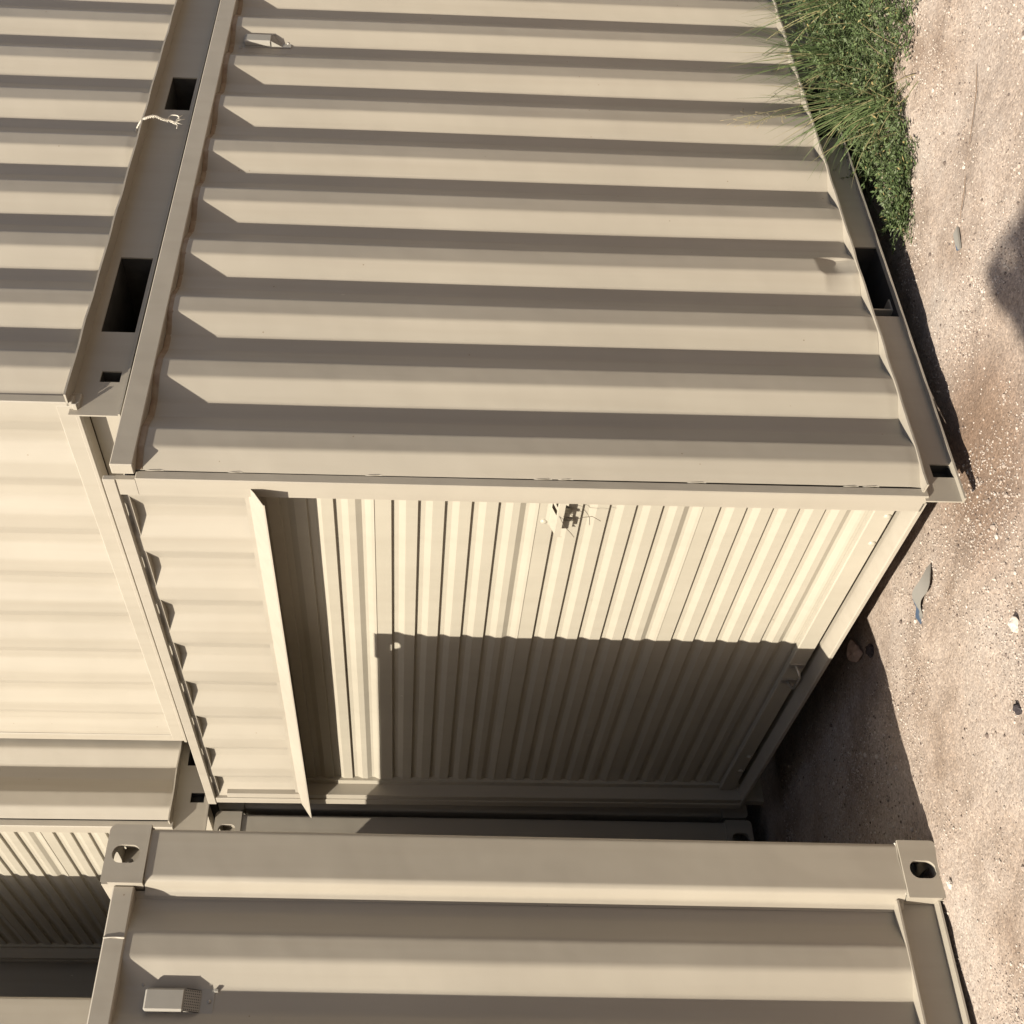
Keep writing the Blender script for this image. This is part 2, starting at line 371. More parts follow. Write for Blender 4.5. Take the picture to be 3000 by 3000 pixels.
def door_end(t, W, h, T, zw, seed=3, detail=False, hood_l=None):
    """roll-up shutter end: posts, threshold, header, hood, curtain"""
    zs = h+.023                                   # threshold top
    zb = T-.027                                   # underside of header trim
    zr = T-.385                                   # hood root
    # posts (near one is a plain folded angle, far one shows its stepped reveal)
    b = MB(); b.bbox(-.015, .0145, .0, .078, h, zw-.001, .0025)
    b.box(-.015, -.0012, .003, .078, zw-.0015, zb+.002)
    b.build('corner_post', M_paint, t)
    y1 = W
    b = MB(); b.bbox(-.015, .05, y1-.050, y1, h-.0, T-.002, .002); b.build('corner_post', M_paint, t)
    b = MB(); b.bbox(-.0105, .05, y1-.092, y1-.0505, h+.0, zw, .002); b.build('door_jamb', M_paint, t)
    b = MB(); b.box(.040, .075, y1-.130, y1-.0925, zs, zr+.05); b.build('shutter_guide', M_shut, t)
    b = MB(); b.box(.015, .075, .0785, .084, zs, zr+.05); b.build('shutter_guide', M_shut, t)
    b = MB()
    P_ = [(.11, zs-.026), (.11, zs), (.035, zs), (.030, zs-.001), (-.011, zs-.012), (-.015, zs-.015), (-.015, zs-.026)]
    b.sheet([[(x, .034, z) for x, z in P_], [(x, y1-.001, z) for x, z in P_]], False, True); b.f += [list(range(7)), list(range(7, 14))]; b.sm += [False, False]
    b.build('threshold', M_paint, t)
    b = MB(); b.box(.085, .10, .08, y1-.1, zs+.0005, zs+.10); b.build('groove_shade', M_wood_shade, t)  # brown strip with the groove's shade put into its colour
    # header: corrugated panel with a folded trim above
    pr = fold(corr(.079, y1-.0, .242, .296, .081, .078, .059, .026), .008)
    R = []
    for z in np.linspace(zr-.002, T-.01, 12):
        R.append([(d+.0008*math.sin(4*s+9*z)-.001, s, z) for s, d in pr])
    b = MB(); b.sheet(R, True); b.build('header_panel', M_paint, t)
    b = MB(); b.bbox(-.0185, -.001, .003, y1+.012, zb, T+.010, .0025); b.build('header_trim', M_paint, t)
    b = MB(); b.box(-.0005, .06, .080, y1-.093, zr-.0045, zr-.0025); b.build('header_closer', M_paint, t)
    b = MB()
    o = .074; yl = .03
    A = [(-.0005, zr+.012), (-.001, zr), (-o*.5, zr-.027), (-o, zr-.054), (-o-.0005, zr-.0585)]
    rows = []
    for s_ in (yl, y1*.33, y1*.66, y1+.004):
        rows.append([(x, s_ + (.012 if (s_ == yl and x > -.02) else 0) - (.03*abs(x)/o if s_ > y1 and x < -.02 else 0)*0, z) for x, z in A])
    b.sheet(rows, False)
    rows2 = [[(x+.0022, y, z-.0002) for x, y, z in rr] for rr in rows]
    b.sheet(rows2, False)
    b.sheet([[rows[0][i] for i in range(5)], [rows2[0][i] for i in range(5)]], False)
    b.sheet([[rows[-1][i] for i in range(5)], [rows2[-1][i] for i in range(5)]], False)
    b.build('drip_hood', M_paint, t)
    # curtain
    ys = np.linspace(.072, y1-.11, 40)
    pr = shutter_profile(zs+.03, zr+.06, zs+.03+.49*3+.099 if not detail else detail)
    xo = .05
    b = MB(); rg = np.random.RandomState(seed)
    R = []
    for y in ys:
        R.append([(xo+d+.0008*math.sin(2.2*y+3*z)+.0005*math.sin(9*y+17*z), y, z) for z, d in pr])
    b.sheet(R, False)
    sd = b.build('shutter_door', M_shut, t)
    b = MB(); b.bbox(.026, .050, .085, y1-.112, zs+.022, zs+.085, .003); b.build('bottom_bar', M_shut, sd)
    for y in (.165, .315, y1-.33, y1-.48):
        b = MB(); b.dome((.026, y, zs+.037), 'x', .012, .007); b.build('bolt', M_shut, sd)
    # lift handle on the bottom bar
    b = MB(); yh = 1.20
    b.bbox(.021, .026, yh-.075, yh-.045, zs+.03, zs+.085, .001); b.bbox(.021, .026, yh+.045, yh+.075, zs+.03, zs+.085, .001)
    b.tube([(.024, yh-.06, zs+.06), (.0, yh-.056, zs+.053), (-.012, yh-.045, zs+.047), (-.014, yh, zs+.045), (-.012, yh+.045, zs+.047), (.0, yh+.056, zs+.053), (.024, yh+.06, zs+.06)], .005)
    b.build('handle', M_zinc, sd)
    # slide latch: a slotted folded strip with two dome bolts
    zl = zs+1.02
    b = MB()
    y0, ye = .080, .270
    P = [(.047, zl+.03), (.044, zl+.02), (.004, zl+.004), (.003, zl-.014)]
    cuts = [(y0, .112, 0), (.112, .135, 1), (.135, .152, 0), (.152, .177, 1), (.177, ye, 0)]
    for a, c, k in cuts:
        if not k: b.sheet([[(x, a, z) for x, z in P], [(x, c, z) for x, z in P]], False)
        else:
            def mixp(i, q): return (P[i][0]*(1-q)+P[i+1][0]*q, P[i][1]*(1-q)+P[i+1][1]*q)
            for seg in ([P[0], P[1], mixp(1, .12)], [mixp(1, .82), P[2], P[3]]):
                b.sheet([[(x, a, z) for x, z in seg], [(x, c, z) for x, z in seg]], False)
    b.sheet([[(x, ye, z) for x, z in P], [(x+.02*0+.0, ye+.012, z-.008) for x, z in P]], False)
    b.box(.026, .046, .19, .205, zl-.045, zl-.01); b.box(.03, .046, .235, .275, zl-.05, zl-.02)
    lt = b.build('slide_latch', M_shut, sd)
    for z in (zl+.033, zl-.048):
        b = MB(); b.dome((.049, .266, z), 'x', .012, .008); b.build('bolt', M_shut, sd)
    b = MB()
    b.tube([(.0, .165, zl-.012), (-.004, .172, zl-.03), (.002, .185, zl-.045), (.01, .183, zl-.07), (.012, .179, zl-.10), (.0, .185, zl-.125)], .0009, 5)
    b.tube([(.005, .168, zl), (-.012, .20, zl-.018), (-.010, .235, zl-.040), (.0, .275, zl-.056)], .0010, 5)
    b.build('wire', M_wire, lt)
    return sd

def panel_end(t, W, h, T, zw):
    """closed corrugated end with a flat welded frame and a recessed sill below"""
    # frame ring, overhanging the sill
    for ya, yb_ in ((.0, .075), (W-.06, W)):
        b = MB(); b.bbox(.0, .03, ya, yb_, h-.005, T, .003); b.build('corner_post', M_paint, t)
    b = MB(); b.bbox(-.002, .05, .012, W-.01, h-.022, h+.048, .004)
    b.bbox(-.006, .0, -.0, W, h-.018, h-.004, .002)
    b.build('end_frame', M_paint, t)
    pr = fold(corr(.0755, W-.0605, .236, .292, .081, .078, .055, .028), .01)
    R = []
    for z in np.linspace(h+.046, T-.02, 30):
        R.append([(.004+d+.0016*math.sin(5*s+3.1*z)+.001*math.sin(11*s-5*z), s, z) for s, d in pr])
    b = MB(); b.sheet(R, True); b.build('end_wall', M_paint, t)
    b = MB(); b.box(.0, .03, .0, W, T-.06, T-.001); b.build('header_trim', M_paint, t)
def end_sill(t, W, h, xs):
    b = MB(); z0, z1 = .012, h-.024
    hz0, hz1 = .022, .084
    ya, yb_ = .085, .125
    X0, X1 = xs, xs+.006
    b.box(X0, X1, .034, ya, z0, z1); b.box(X0, X1, ya, yb_, z0, hz0); b.box(X0, X1, ya, yb_, hz1, z1); b.box(X0, X1, yb_, W-.05, z0, z1)
    b.box(X0, X0+.05, .034, W-.05, z0-.006, z0)
    b.build('end_sill', M_paint, t)

T1 = -.0055
def stitch(parent, x, y, zs):
    for z in zs:
        b = MB(); k = rnd.random()*.02
        b.tube([(x, y, z), (x+.001, y-.001, z+.012), (x-.0008, y-.0006, z+.03+k), (x, y+.001, z+.042+k)], [.0006, .0017, .0014, .0005], 6); b.build('weld_bead', M_paint, parent)
# lower container with the shutter
c1, zw = storage('storage_container', 'beige steel container standing on the ground, its lit roll-up shutter half in shadow', (0, 0, .005), 2.62, 2.447, .1176, 2.4124, .007,
    [(.0592, .1056, .0065, .068), (.6965, 1.022, .0065, .099), (1.617, 1.94, .0065, .099)], True, 'stacked beige containers', (0, T1, 0), dent=(.900, .185, .075, .070, .022), seed=1)
door_end(c1, 2.447, .100, 2.427, zw, detail=1.692-.005)
end_sill(c1, 2.447, .100, .75)
stitch(c1, .0150, -.001, [.24, .30, .74, 1.12, 1.18, 1.66, 2.05, 2.27])
# upper container on top of it: closed end lit by the sun
c1u, zw = storage('storage_container', 'beige container stacked on top of the lower one, closed end panel facing the sun', (.25, .02, 2.448), 3.0, 2.44, .158, 2.50, .036,
    [(.104, .147, .026, .086), (.307, .640, .016, .122), (1.434, 1.638, .016, .110)], False, 'stacked beige containers', (0, T1, 0), seed=2, web=.025, flange=.017)
panel_end(c1u, 2.44, .145, 2.50, zw); end_sill(c1u, 2.44, .145, .05)
# upper container behind, with a shutter of its own
c4u, zw = storage('storage_container', 'beige container on the upper level behind, its ribbed shutter half shaded, partly hidden', (-.098, 2.52, 2.452), 2.3, 2.26, .158, 2.48, -.007,
    [(.104, .147, .026, .086), (.27, .60, .016, .122), (1.434, 1.638, .016, .110)], True, 'stacked beige containers', (0, T1, 0), seed=4, web=.025, flange=.017)
door_end(c4u, 2.26, .140, 2.48, zw, seed=5); end_sill(c4u, 2.26, .140, .06)

# ---------------------------------------------------------------- containers with cast corners
def plate_hole(b, o, U, V, N, w_, h_, hw, hh, t, cu=None, cv=None):
    """plate o + a*U + b*V, thickness t along -N, with a stadium hole hw x hh (long along V)"""
    o, U, V, N = Vector(o), Vector(U), Vector(V), Vector(N)
    cu = w_/2 if cu is None else cu; cv = h_/2 if cv is None else cv
    angs = sorted([2*math.pi*k/36 for k in range(36)]+[math.atan2(sv-cv, su-cu) % (2*math.pi) for su in (0, w_) for sv in (0, h_)])
    outer = []; inner = []
    for a in angs:
        dx, dy = math.cos(a), math.sin(a)
        k = min(((w_-cu)/dx if dx > 1e-9 else (-cu/dx if dx < -1e-9 else 9e9)), ((h_-cv)/dy if dy > 1e-9 else (-cv/dy if dy < -1e-9 else 9e9)))
        outer.append((cu+dx*k, cv+dy*k))
        rr = min(hw, hh)/2; L2 = (max(hw, hh)/2-rr)
        # stadium support by ray
        lo, hi = 0, .2
        for _ in range(30):
            q = (lo+hi)/2; px, py = dx*q, dy*q
            if hh >= hw: d = math.hypot(px, max(0, abs(py)-L2))
            else: d = math.hypot(max(0, abs(px)-L2), py)
            if d < rr: lo = q
            else: hi = q
        inner.append((cu+dx*lo, cv+dy*lo))
    P = lambda q, z: tuple(o+U*q[0]+V*q[1]-N*z)
    b.sheet([[P(q, 0) for q in outer], [P(q, 0) for q in inner]], False, True)
    b.sheet([[P(q, 0) for q in inner], [P(q, t) for q in inner]], True, True)
    b.sheet([[P(q, t) for q in inner], [P(q, t) for q in outer]], False, True)
    b.sheet([[P(q, t) for q in outer], [P(q, 0) for q in outer]], False, True)
def casting(parent, cx, cy, cz, sx, sy, sz):
    """corner casting whose outer corner is (cx,cy,cz); s* point inwards"""
    w_, d_, h_ = .162, .178, .118; t = .017; R = .02
    b = MB()
    X = lambda a: cx+sx*a
    Y = lambda a: cy+sy*a
    Z = lambda a: cz+sz*a
    # long side plate (faces -sy): hole axis y
    plate_hole(b, (X(0), Y(0), Z(R)), (sx, 0, 0), (0, 0, sz), (0, -sy, 0), w_, h_-R, .050, .079, t, cu=.083, cv=.056-R+.002)
    # its rounded corner strip
    arc = [(R*(1-math.sin(a)), R*(1-math.cos(a))) for a in [math.pi/2*k/6 for k in range(7)]]  # from (R.. )
    top = [(X(w_), Y(0), Z(0))]+[(X(p), Y(0), Z(q)) for p, q in arc]
    low = [(X(w_), Y(0), Z(R))]+[(X(max(p, 0)), Y(0), Z(R)) for p, q in arc]
    b.sheet([top, low], False)
    b.sheet([[(x, Y(0), z) for x, y, z in top[1:]], [(x, Y(d_), z) for x, y, z in top[1:]]], True)
    # end plate (faces -sx) and crown plate
    plate_hole(b, (X(0), Y(t), Z(R)), (0, sy, 0), (0, 0, sz), (-sx, 0, 0), d_-t, h_-R, .051, .079, t, cu=.1015-t, cv=.056-R+.002)
    plate_hole(b, (X(R), Y(t), Z(0)), (sx, 0, 0), (0, sy, 0), (0, 0, -sz), w_-R, d_-t, .064, .124, t, cu=.089-R, cv=.1015-t)
    # inner closing plates
    b.box(min(X(w_), X(w_-t)), max(X(w_), X(w_-t)), min(Y(t), Y(d_)), max(Y(t), Y(d_)), min(Z(t), Z(h_)), max(Z(t), Z(h_)))
    b.box(min(X(t), X(w_-t)), max(X(t), X(w_-t)), min(Y(d_-t), Y(d_)), max(Y(d_-t), Y(d_)), min(Z(t), Z(h_)), max(Z(t), Z(h_)))
    b.box(min(X(t), X(w_-t)), max(X(t), X(w_-t)), min(Y(t), Y(d_-t)), max(Y(t), Y(d_-t)), min(Z(h_-t), Z(h_)), max(Z(h_-t), Z(h_)))
    b.build('corner_casting', M_paint, parent)
def make_vent(parent, x, y, z, w_=.05):
    """small louvre box on the inner flat: top z, faces -y"""
    b = MB(); hw = w_/2; D = .027
    b.bbox(x-hw-.004, x+hw+.004, y-.0025, y-.0002, z-.185, z-.002, .001)
    b.bbox(x-hw, x+hw, y-D, y-.001, z-.108, z, .005)
    o = b.build('vent', M_vent, parent)
    # perforated sloping grille: bars with gaps
    g = MB(); z0, z1 = z-.108, z-.150
    nx, nz_ = 8, 9
    def G(a, c): return (x-hw+.002+(w_-.004)*a, y-.0025-(D-.0045)*(1-c)-.0003, z0+(z1-z0)*c)
    for i in range(nx+1):
        a = i/nx; e = .034
        g.add([G(max(0, a-e), 0), G(min(1, a+e), 0), G(min(1, a+e), 1), G(max(0, a-e), 1)], [(0, 1, 2, 3)])
    for j in range(nz_+1):
        c = j/nz_; e = .030
        q = [G(0, max(0, c-e)), G(1, max(0, c-e)), G(1, min(1, c+e)), G(0, min(1, c+e))]
        g.add([(p[0], p[1]-.0004, p[2]) for p in q], [(0, 1, 2, 3)])
    for sgn in (-1, 1):
        g.add([(x+sgn*hw, y-D, z0), (x+sgn*hw, y-.0025, z0), (x+sgn*hw, y-.0025, z1)], [(0, 1, 2)])
    g.build('grille', M_vent, o)
    k = MB(); k.add([(x-hw+.001, y-D+.004, z0), (x+hw-.001, y-D+.004, z0), (x+hw-.001, y-.0026, z1+.003), (x-hw+.001, y-.0026, z1+.003)], [(0, 1, 2, 3)]); k.build('grille_shade', M_black, o)  # black sheet paints the shade seen through the grille holes
    for dx, dz in ((0, -.172), (-hw-.012, .012), (hw+.012, .012)):
        rows = []; s = MB()
        for a in (0, .5, 1.0, 1.4):
            rows.append([(x+dx+.0055*math.cos(a)*math.cos(q), y-.003-.004*math.sin(a), z+dz+.0055*math.cos(a)*math.sin(q)) for q in [2*math.pi*k/10 for k in range(10)]])
        s.sheet(rows, True, True)
        s.build('screw', M_zinc, o)
    k = MB(); k.bbox(x+hw-.005, x+hw+.003, y-.010, y-.002, z-.194, z-.183, .001); k.build('tab', M_vent, o)
def iso(label, loc, L, W=2.438, H=2.438, rot=(0, 0, 0), vent_x=None, group='cast-corner containers', seed=9):
    t = thing('shipping_container', label, 'container', loc, rot, group)
    Rz0, Rz1 = H-.094, H-.033
    for cx, sx in ((0, 1), (L, -1)):
        for cy, sy in ((0, 1), (W, -1)):
            for cz, sz in ((0, 1), (H, -1)): casting(t, cx, cy, cz, sx, sy, sz)
            # pressed corner post
            pr = [(.075, .09), (.007, .09), (.007, .007), (.140, .007), (.151, .013), (.158, .026), (.167, .047), (.180, .055)]
            pr = fold([(a, c) for a, c in pr], .013, 6)
            rows = [[(cx+sx*a, cy+sy*c, z) for a, c in pr] for z in (.121, .6, 1.2, 1.8, H-.121)]
            b = MB(); b.sheet(rows, True); b.build('corner_post', M_paint, t)
            # weld beads where casting meets post
            for z in (.1205, H-.1205):
                b = MB(); b.tube([(cx+sx*.006, cy+sy*.012, z), (cx+sx*.05, cy+sy*.012, z+.0015), (cx+sx*.10, cy+sy*.012, z-.001), (cx+sx*.150, cy+sy*.016, z)], [.005, .0065, .0055, .006], 6)
                b.build('weld_bead', M_paint, t)
    for y0, sy in ((.024, 1), (W-.024, -1)):
        a, c = sorted((y0, y0+sy*.06))
        b = MB(); b.bbox(.1625, L-.1625, a, c, Rz0, Rz1, .004); tr = b.build('top_rail', M_paint, t)
        if sy > 0:
            for xx in (L-.30, L-1.36):
                b = MB(); b.tube([(xx, y0-.0005, Rz0+.002), (xx+.001, y0-.001, Rz0+.03), (xx, y0-.0005, Rz1-.002), (xx, y0+.03, Rz1+.0005)], .0028, 6); b.build('weld_bead', M_paint, tr)
        # channel foot rail
        b = MB()
        yl, yw = y0, y0+sy*.042
        b.box(.1625, L-.1625, min(yl, yw+sy*.03), max(yl, yw+sy*.03), .142, .148)
        b.box(.1625, L-.1625, min(yw, yw+sy*.006), max(yw, yw+sy*.006), .026, .142)
        b.box(.1625, L-.1625, min(yl, yw+sy*.006), max(yl, yw+sy*.006), .020, .026)
        b.build('bottom_rail', M_paint, t)
    # long walls; x measured from the right end on the front face
    b = MB()
    fl = corr(.19, L-.19, .0, PITCH, .065, .069, .0585, .036)
    ph = (L-.284)                                  # right edge of an outer flat (inner slope starts)
    pr = fold(corr(.185, L-.185, ph-.065-.069, PITCH, .065, .069, .0585, .036), .009)
    rows = []
    for z in np.concatenate([np.linspace(.148, .22, 6), np.linspace(.22, Rz0, 20)[1:]]):
        rows.append([(s+.001*math.sin(2*z+s), .030+d+.0012*math.sin(3*s+2.1*z)+(.002*math.sin(s*23)*max(0, 1-(z-.148)/.03)), z) for s, d in pr])
    b.sheet(rows, True)
    b.add([(L-.185, .066, .148), (L-.185, .066, Rz0), (L-.168, .054, Rz0), (L-.168, .054, .148)], [(0, 1, 2, 3)])
    b.build('side_wall', M_paint, t)
    simple_corr('x', .17, L-.17, .14, Rz0+.01, W-.03, -1).build('side_wall', M_paint, t)
    simple_corr('y', .17, W-.17, .1, H-.06, .02, 1).build('end_wall', M_paint, t)
    simple_corr('y', .17, W-.17, .1, H-.06, L-.02, -1).build('end_wall', M_paint, t)
    b = MB()
    for x0, x1 in ((.012, .07), (L-.07, L-.012)):
        for z0, z1 in ((H-.11, H-.012), (.01, .11)):
            b = MB(); b.box(x0, x1, .1785, W-.1785, z0, z1); b.build('end_beam', M_paint, t)
    b = MB(); b.box(.07, L-.07, .085, W-.085, H-.06, H-.05); b.build('roof', M_paint, t)
    if vent_x is not None: make_vent(t, vent_x, .066, H-.17, .056)
    return t
L3 = 3.0
c3 = iso('beige container at the bottom edge with oval-holed castings on its sunlit post', (-.703-L3, .797, 0), L3, rot=(0, .0034, 0), vent_x=L3-.447)
make_vent(c1, 2.086, .0025, 2.292, .05)
c2 = iso('shaded container deep in the narrow gap, only its corner post and castings showing', (.012-L3, 2.663, 0), L3)
c4 = iso('dark container wedged right behind the shutter container, a sliver beside its jamb', (.035, 2.70, 0), 2.5)
c2u = iso('tan container on the upper level in the lower left corner of the photo', (-.615-L3, 3.24, 2.445), L3)
c5u = iso('dark shaded container on the upper level behind the ribbed shutter', (-.55, 4.90, 2.45), 2.4)

# stack left of the camera, and an unseen one behind it added to block skylight
for x_, y_, z_, lab in ((-4.56-6.06, -1.80-2.438, -.03, 'lower container of the stack left of the camera, towards the sun'),
                        (-4.56-6.06, -1.80-2.438, 2.412, 'upper container of the stack left of the camera, its corner shadow falls on the dirt'),
                        (-.9, -9.6, -.05, 'lower container of the unseen stack added behind the camera to cut skylight'),
                        (-.9, -9.6, 2.392, 'upper container of the unseen stack added behind the camera to cut skylight')):
    iso(lab, (x_, y_, z_), 6.06)
# ---------------------------------------------------------------- ground
def vnoise(x, y, s, seed):
    rg = np.random.RandomState(seed); G = rg.rand(64, 64)
    X, Y = x*s, y*s; i = np.floor(X).astype(int); j = np.floor(Y).astype(int); fx = X-i; fy = Y-j
    fx = fx*fx*(3-2*fx); fy = fy*fy*(3-2*fy)
    g = lambda a, b_: G[a % 64, b_ % 64]
    return (g(i, j)*(1-fx)+g(i+1, j)*fx)*(1-fy)+(g(i, j+1)*(1-fx)+g(i+1, j+1)*fx)*fy-.5
def gz(x, y):
    x = np.asarray(x, float); y = np.asarray(y, float)
    t = np.clip((x+.75)/1.9, 0, 1)
    z = -.010-.075*t-.03*np.clip(y/1.2, 0, 1)*np.clip((x+.75)/.7, 0, 1)
    e = np.clip(np.minimum(np.minimum(x+3.4, 4.4-x), np.minimum(y+3.4, 4.4-y))/.5, 0, 1)
    z = z+e*(.020*vnoise(x, y, 1.7, 1)+.016*vnoise(x, y, 5.1, 2)+.008*vnoise(x, y, 14, 3)+.005*vnoise(x, y, 37, 4))
    return z
def ground():
    nx = 420; xs = np.linspace(-3.5, 4.5, nx); X, Y = np.meshgrid(xs, xs, indexing='ij')
    Z = gz(X, Y); vs = np.stack([X.ravel(), Y.ravel(), Z.ravel()], 1).tolist()
    I = np.arange(nx*nx).reshape(nx, nx)
    F = np.stack([I[:-1, :-1].ravel(), I[1:, :-1].ravel(), I[1:, 1:].ravel(), I[:-1, 1:].ravel()], 1).tolist()
    ring = list(I[:, 0])+list(I[-1, 1:])+list(I[-2::-1, -1])+list(I[0, -2:0:-1])
    o = len(vs)
    for k in ring:
        p = Vector(vs[k])-Vector((.5, .5, 0)); q = max(abs(p.x), abs(p.y)); s = 70/q
        vs.append((.5+p.x*s, .5+p.y*s, -.06))
    n_ = len(ring)
    for k in range(n_): F.append([ring[k], o+k, o+(k+1) % n_, ring[(k+1) % n_]])
    b = MB(); b.v = vs; b.f = F; b.sm = [True]*len(F)
    g_ = b.build('ground', M_ground); g_['kind'] = 'structure'
ground()
# gravel
ico_v = []
ph_ = (1+5**.5)/2
for a in (-1, 1):
    for c in (-ph_, ph_): ico_v += [(0, a, c), (a, c, 0), (c, 0, a)]
ico_v = np.array(ico_v)/np.linalg.norm((1, ph_))
from itertools import combinations
E_ = min(np.linalg.norm(ico_v[0]-q) for q in ico_v[1:])
ico_f = []
for a, c, d in combinations(range(12), 3):
    if all(abs(np.linalg.norm(ico_v[p]-ico_v[q])-E_) < 1e-3 for p, q in ((a, c), (c, d), (a, d))):
        nrm = np.cross(ico_v[c]-ico_v[a], ico_v[d]-ico_v[a])
        ico_f.append((a, c, d) if nrm@ico_v[a] > 0 else (a, d, c))
ico_f = np.array(ico_f)
def rock(size, seed, sq=(1, 1, .7)):
    rg = np.random.RandomState(seed)
    v = ico_v*(1+.35*(rg.rand(12, 1)-.5))*np.array(sq)
    a = rg.rand()*6.28; Rm = np.array([[math.cos(a), -math.sin(a), 0], [math.sin(a), math.cos(a), 0], [0, 0, 1]])
    return (v@Rm.T)*size
def gravel():
    rg = np.random.RandomState(5); V = []; F = []; Cc = []
    N = 150000
    X = rg.uniform(-1.7, 3.2, N); Y = rg.uniform(-1.3, 2.4, N)
    dens = .42+2.0*vnoise(X, Y, 4.1, 8)+.9*vnoise(X, Y, 10., 9)
    ok = ~((X > .12) & (Y > .12)) & ~((X < -.72) & (Y > .86)) & (rg.rand(N) < .06+np.maximum(0, dens)*.85)
    X, Y = X[ok], Y[ok]; Zg = gz(X, Y); protos = [rock(1, 100+i) for i in range(50)]
    for k in range(len(X)):
        q = rg.rand()
        s = .0014+.0020*rg.rand() if q < .88 else (.003+.0025*rg.rand() if q < .992 else .005+.004*rg.rand())
        V.append(protos[rg.randint(50)]*s+np.array((X[k], Y[k], Zg[k]+s*.25))); F.append(ico_f+12*k)
        b_ = rg.rand(); base = np.array((.40, .345, .30)) if b_ < .45 else (np.array((.30, .245, .205)) if b_ < .90 else np.array((.13, .10, .085)))
        Cc.append(np.tile(np.append(base*(.75+.45*rg.rand()), 1), (12, 1)))
    V = np.concatenate(V); F = np.concatenate(F); Cc = np.concatenate(Cc)
    me = bpy.data.meshes.new('gravel'); me.from_pydata(V.tolist(), [], F.tolist())
    a = me.color_attributes.new("Col", 'FLOAT_COLOR', 'POINT'); a.data.foreach_set('color', Cc.ravel().tolist())
    me.materials.append(M_gravel); o = bpy.data.objects.new('gravel', me); C.objects.link(o); o['kind'] = 'stuff'
    o['label'] = 'pale gravel scattered over the sunlit dirt'; o['category'] = 'gravel'
gravel()

# ---------------------------------------------------------------- weeds and grass
def leaf(b, p, d, up, ln, wd, col):
    d = d.normalized(); s = d.cross(up); s = s.normalized() if s.length > 1e-4 else d.orthogonal().normalized(); nrm = s.cross(d)
    mid = p+d*ln*.5; tip = p+d*ln
    b.add([p, mid+s*wd*.5+nrm*wd*.12, tip, mid-s*wd*.5+nrm*wd*.12, mid-nrm*wd*.05], [(0, 1, 4), (1, 2, 4), (4, 2, 3), (0, 4, 3)], False, col)
def green(rg, dry=.04):
    q = rg.random()
    if q < dry: return (.34, .27, .12)
    k = .75+.5*rg.random()
    return (.082*k, .118*k, .045*k) if q < .5 else ((.12*k, .155*k, .065*k) if q < .80 else (.155*k, .185*k, .105*k))
def weeds():
    b = MB(); rg = random.Random(11)
    for i in range(2500):
        x = 1.09+1.88*rg.random()**.85
        wdt = min(.53, .05+.50*((x-1.07)/.55)) if x < 2.4 else .50
        q = rg.random(); y = .03-wdt*q**1.15-.02*rg.random()
        y -= .04*float(vnoise(np.array(x), np.array(y), 9., 21))*2
        if float(vnoise(np.array(x), np.array(y), 6., 23)) < -.27: continue
        z = float(gz(x, y)); hgt = (.045+(.13+.10*min(1, max(0, x-1.35)/.4))*rg.random()*min(1, (x-.9)/.5))*(1-.6*q) + .02 + (.07*(1-q)*rg.random() if x > 1.6 else 0)
        dirv = Vector((rg.gauss(0, .7), rg.gauss(-.25, .7), .55+.6*rg.random())).normalized()
        p = Vector((x, y, z)); ln = hgt*1.5; n = 5
        pts = [p+dirv*ln*k/n+Vector((0, 0, -.35*ln*(k/n)**2)) for k in range(n+1)]
        b.tube(pts, [.0011]*3+[.0008]*3, 4, (.09, .12, .05))
        for k in range(1, n+1):
            t = (pts[k]-pts[k-1]).normalized(); side = t.cross(Vector((0, 0, 1)))
            side = side.normalized() if side.length > .05 else Vector((1, 0, 0))
            for sgn in (-1, 1):
                c = green(rg); L_ = .011+.014*rg.random()
                dd = (side*sgn+t*.55+Vector((rg.gauss(0, .25), rg.gauss(0, .25), rg.gauss(.15, .25))))
                leaf(b, pts[k], dd, Vector((rg.gauss(0, .3), rg.gauss(0, .3), 1)), L_, L_*.42, c)
        leaf(b, pts[-1], dirv, Vector((0, 0, 1)), .015, .007, green(rg))
    for i in range(150):
        x = 1.35+1.6*rg.random(); y = -.02-.42*rg.random(); z = float(gz(x, y))
        p = Vector((x, y, z+.01)); d = Vector((rg.gauss(-.1, .6), rg.gauss(.1, .5), .8)).normalized(); l_ = .10+.16*rg.random()
        c = (.27, .225, .115) if rg.random() < .6 else (.15, .165, .07)
        b.tube([tuple(p+d*l_*k/5+Vector((0, 0, -.3*l_*(k/5)**2))) for k in range(6)], [.0016, .0015, .0013, .0011, .0009, .0006], 4, c)
    o = b.build('weed_cover', M_leaf); o['kind'] = 'stuff'
    o['label'] = 'dense low leafy weeds growing along the foot of the container'; o['category'] = 'weeds'
weeds()
def blade(b, p, d, ln, wd, droop, col, seg=9):
    d = d.normalized(); L_ = []; R_ = []
    side = d.cross(Vector((.2, .9, .35))).normalized(); pos = Vector(p); dirn = Vector(d)
    for k in range(seg+1):
        t = k/seg; w_ = wd*(1-t**1.6)*.5+.0002
        L_.append(tuple(pos+side*w_)); R_.append(tuple(pos-side*w_))
        pos = pos+dirn*ln/seg; dirn = (dirn+Vector((0, 0, -droop/seg))+d*.0).normalized()
    b.sheet([L_, R_], True); b.c += [col]*(2*(seg+1))
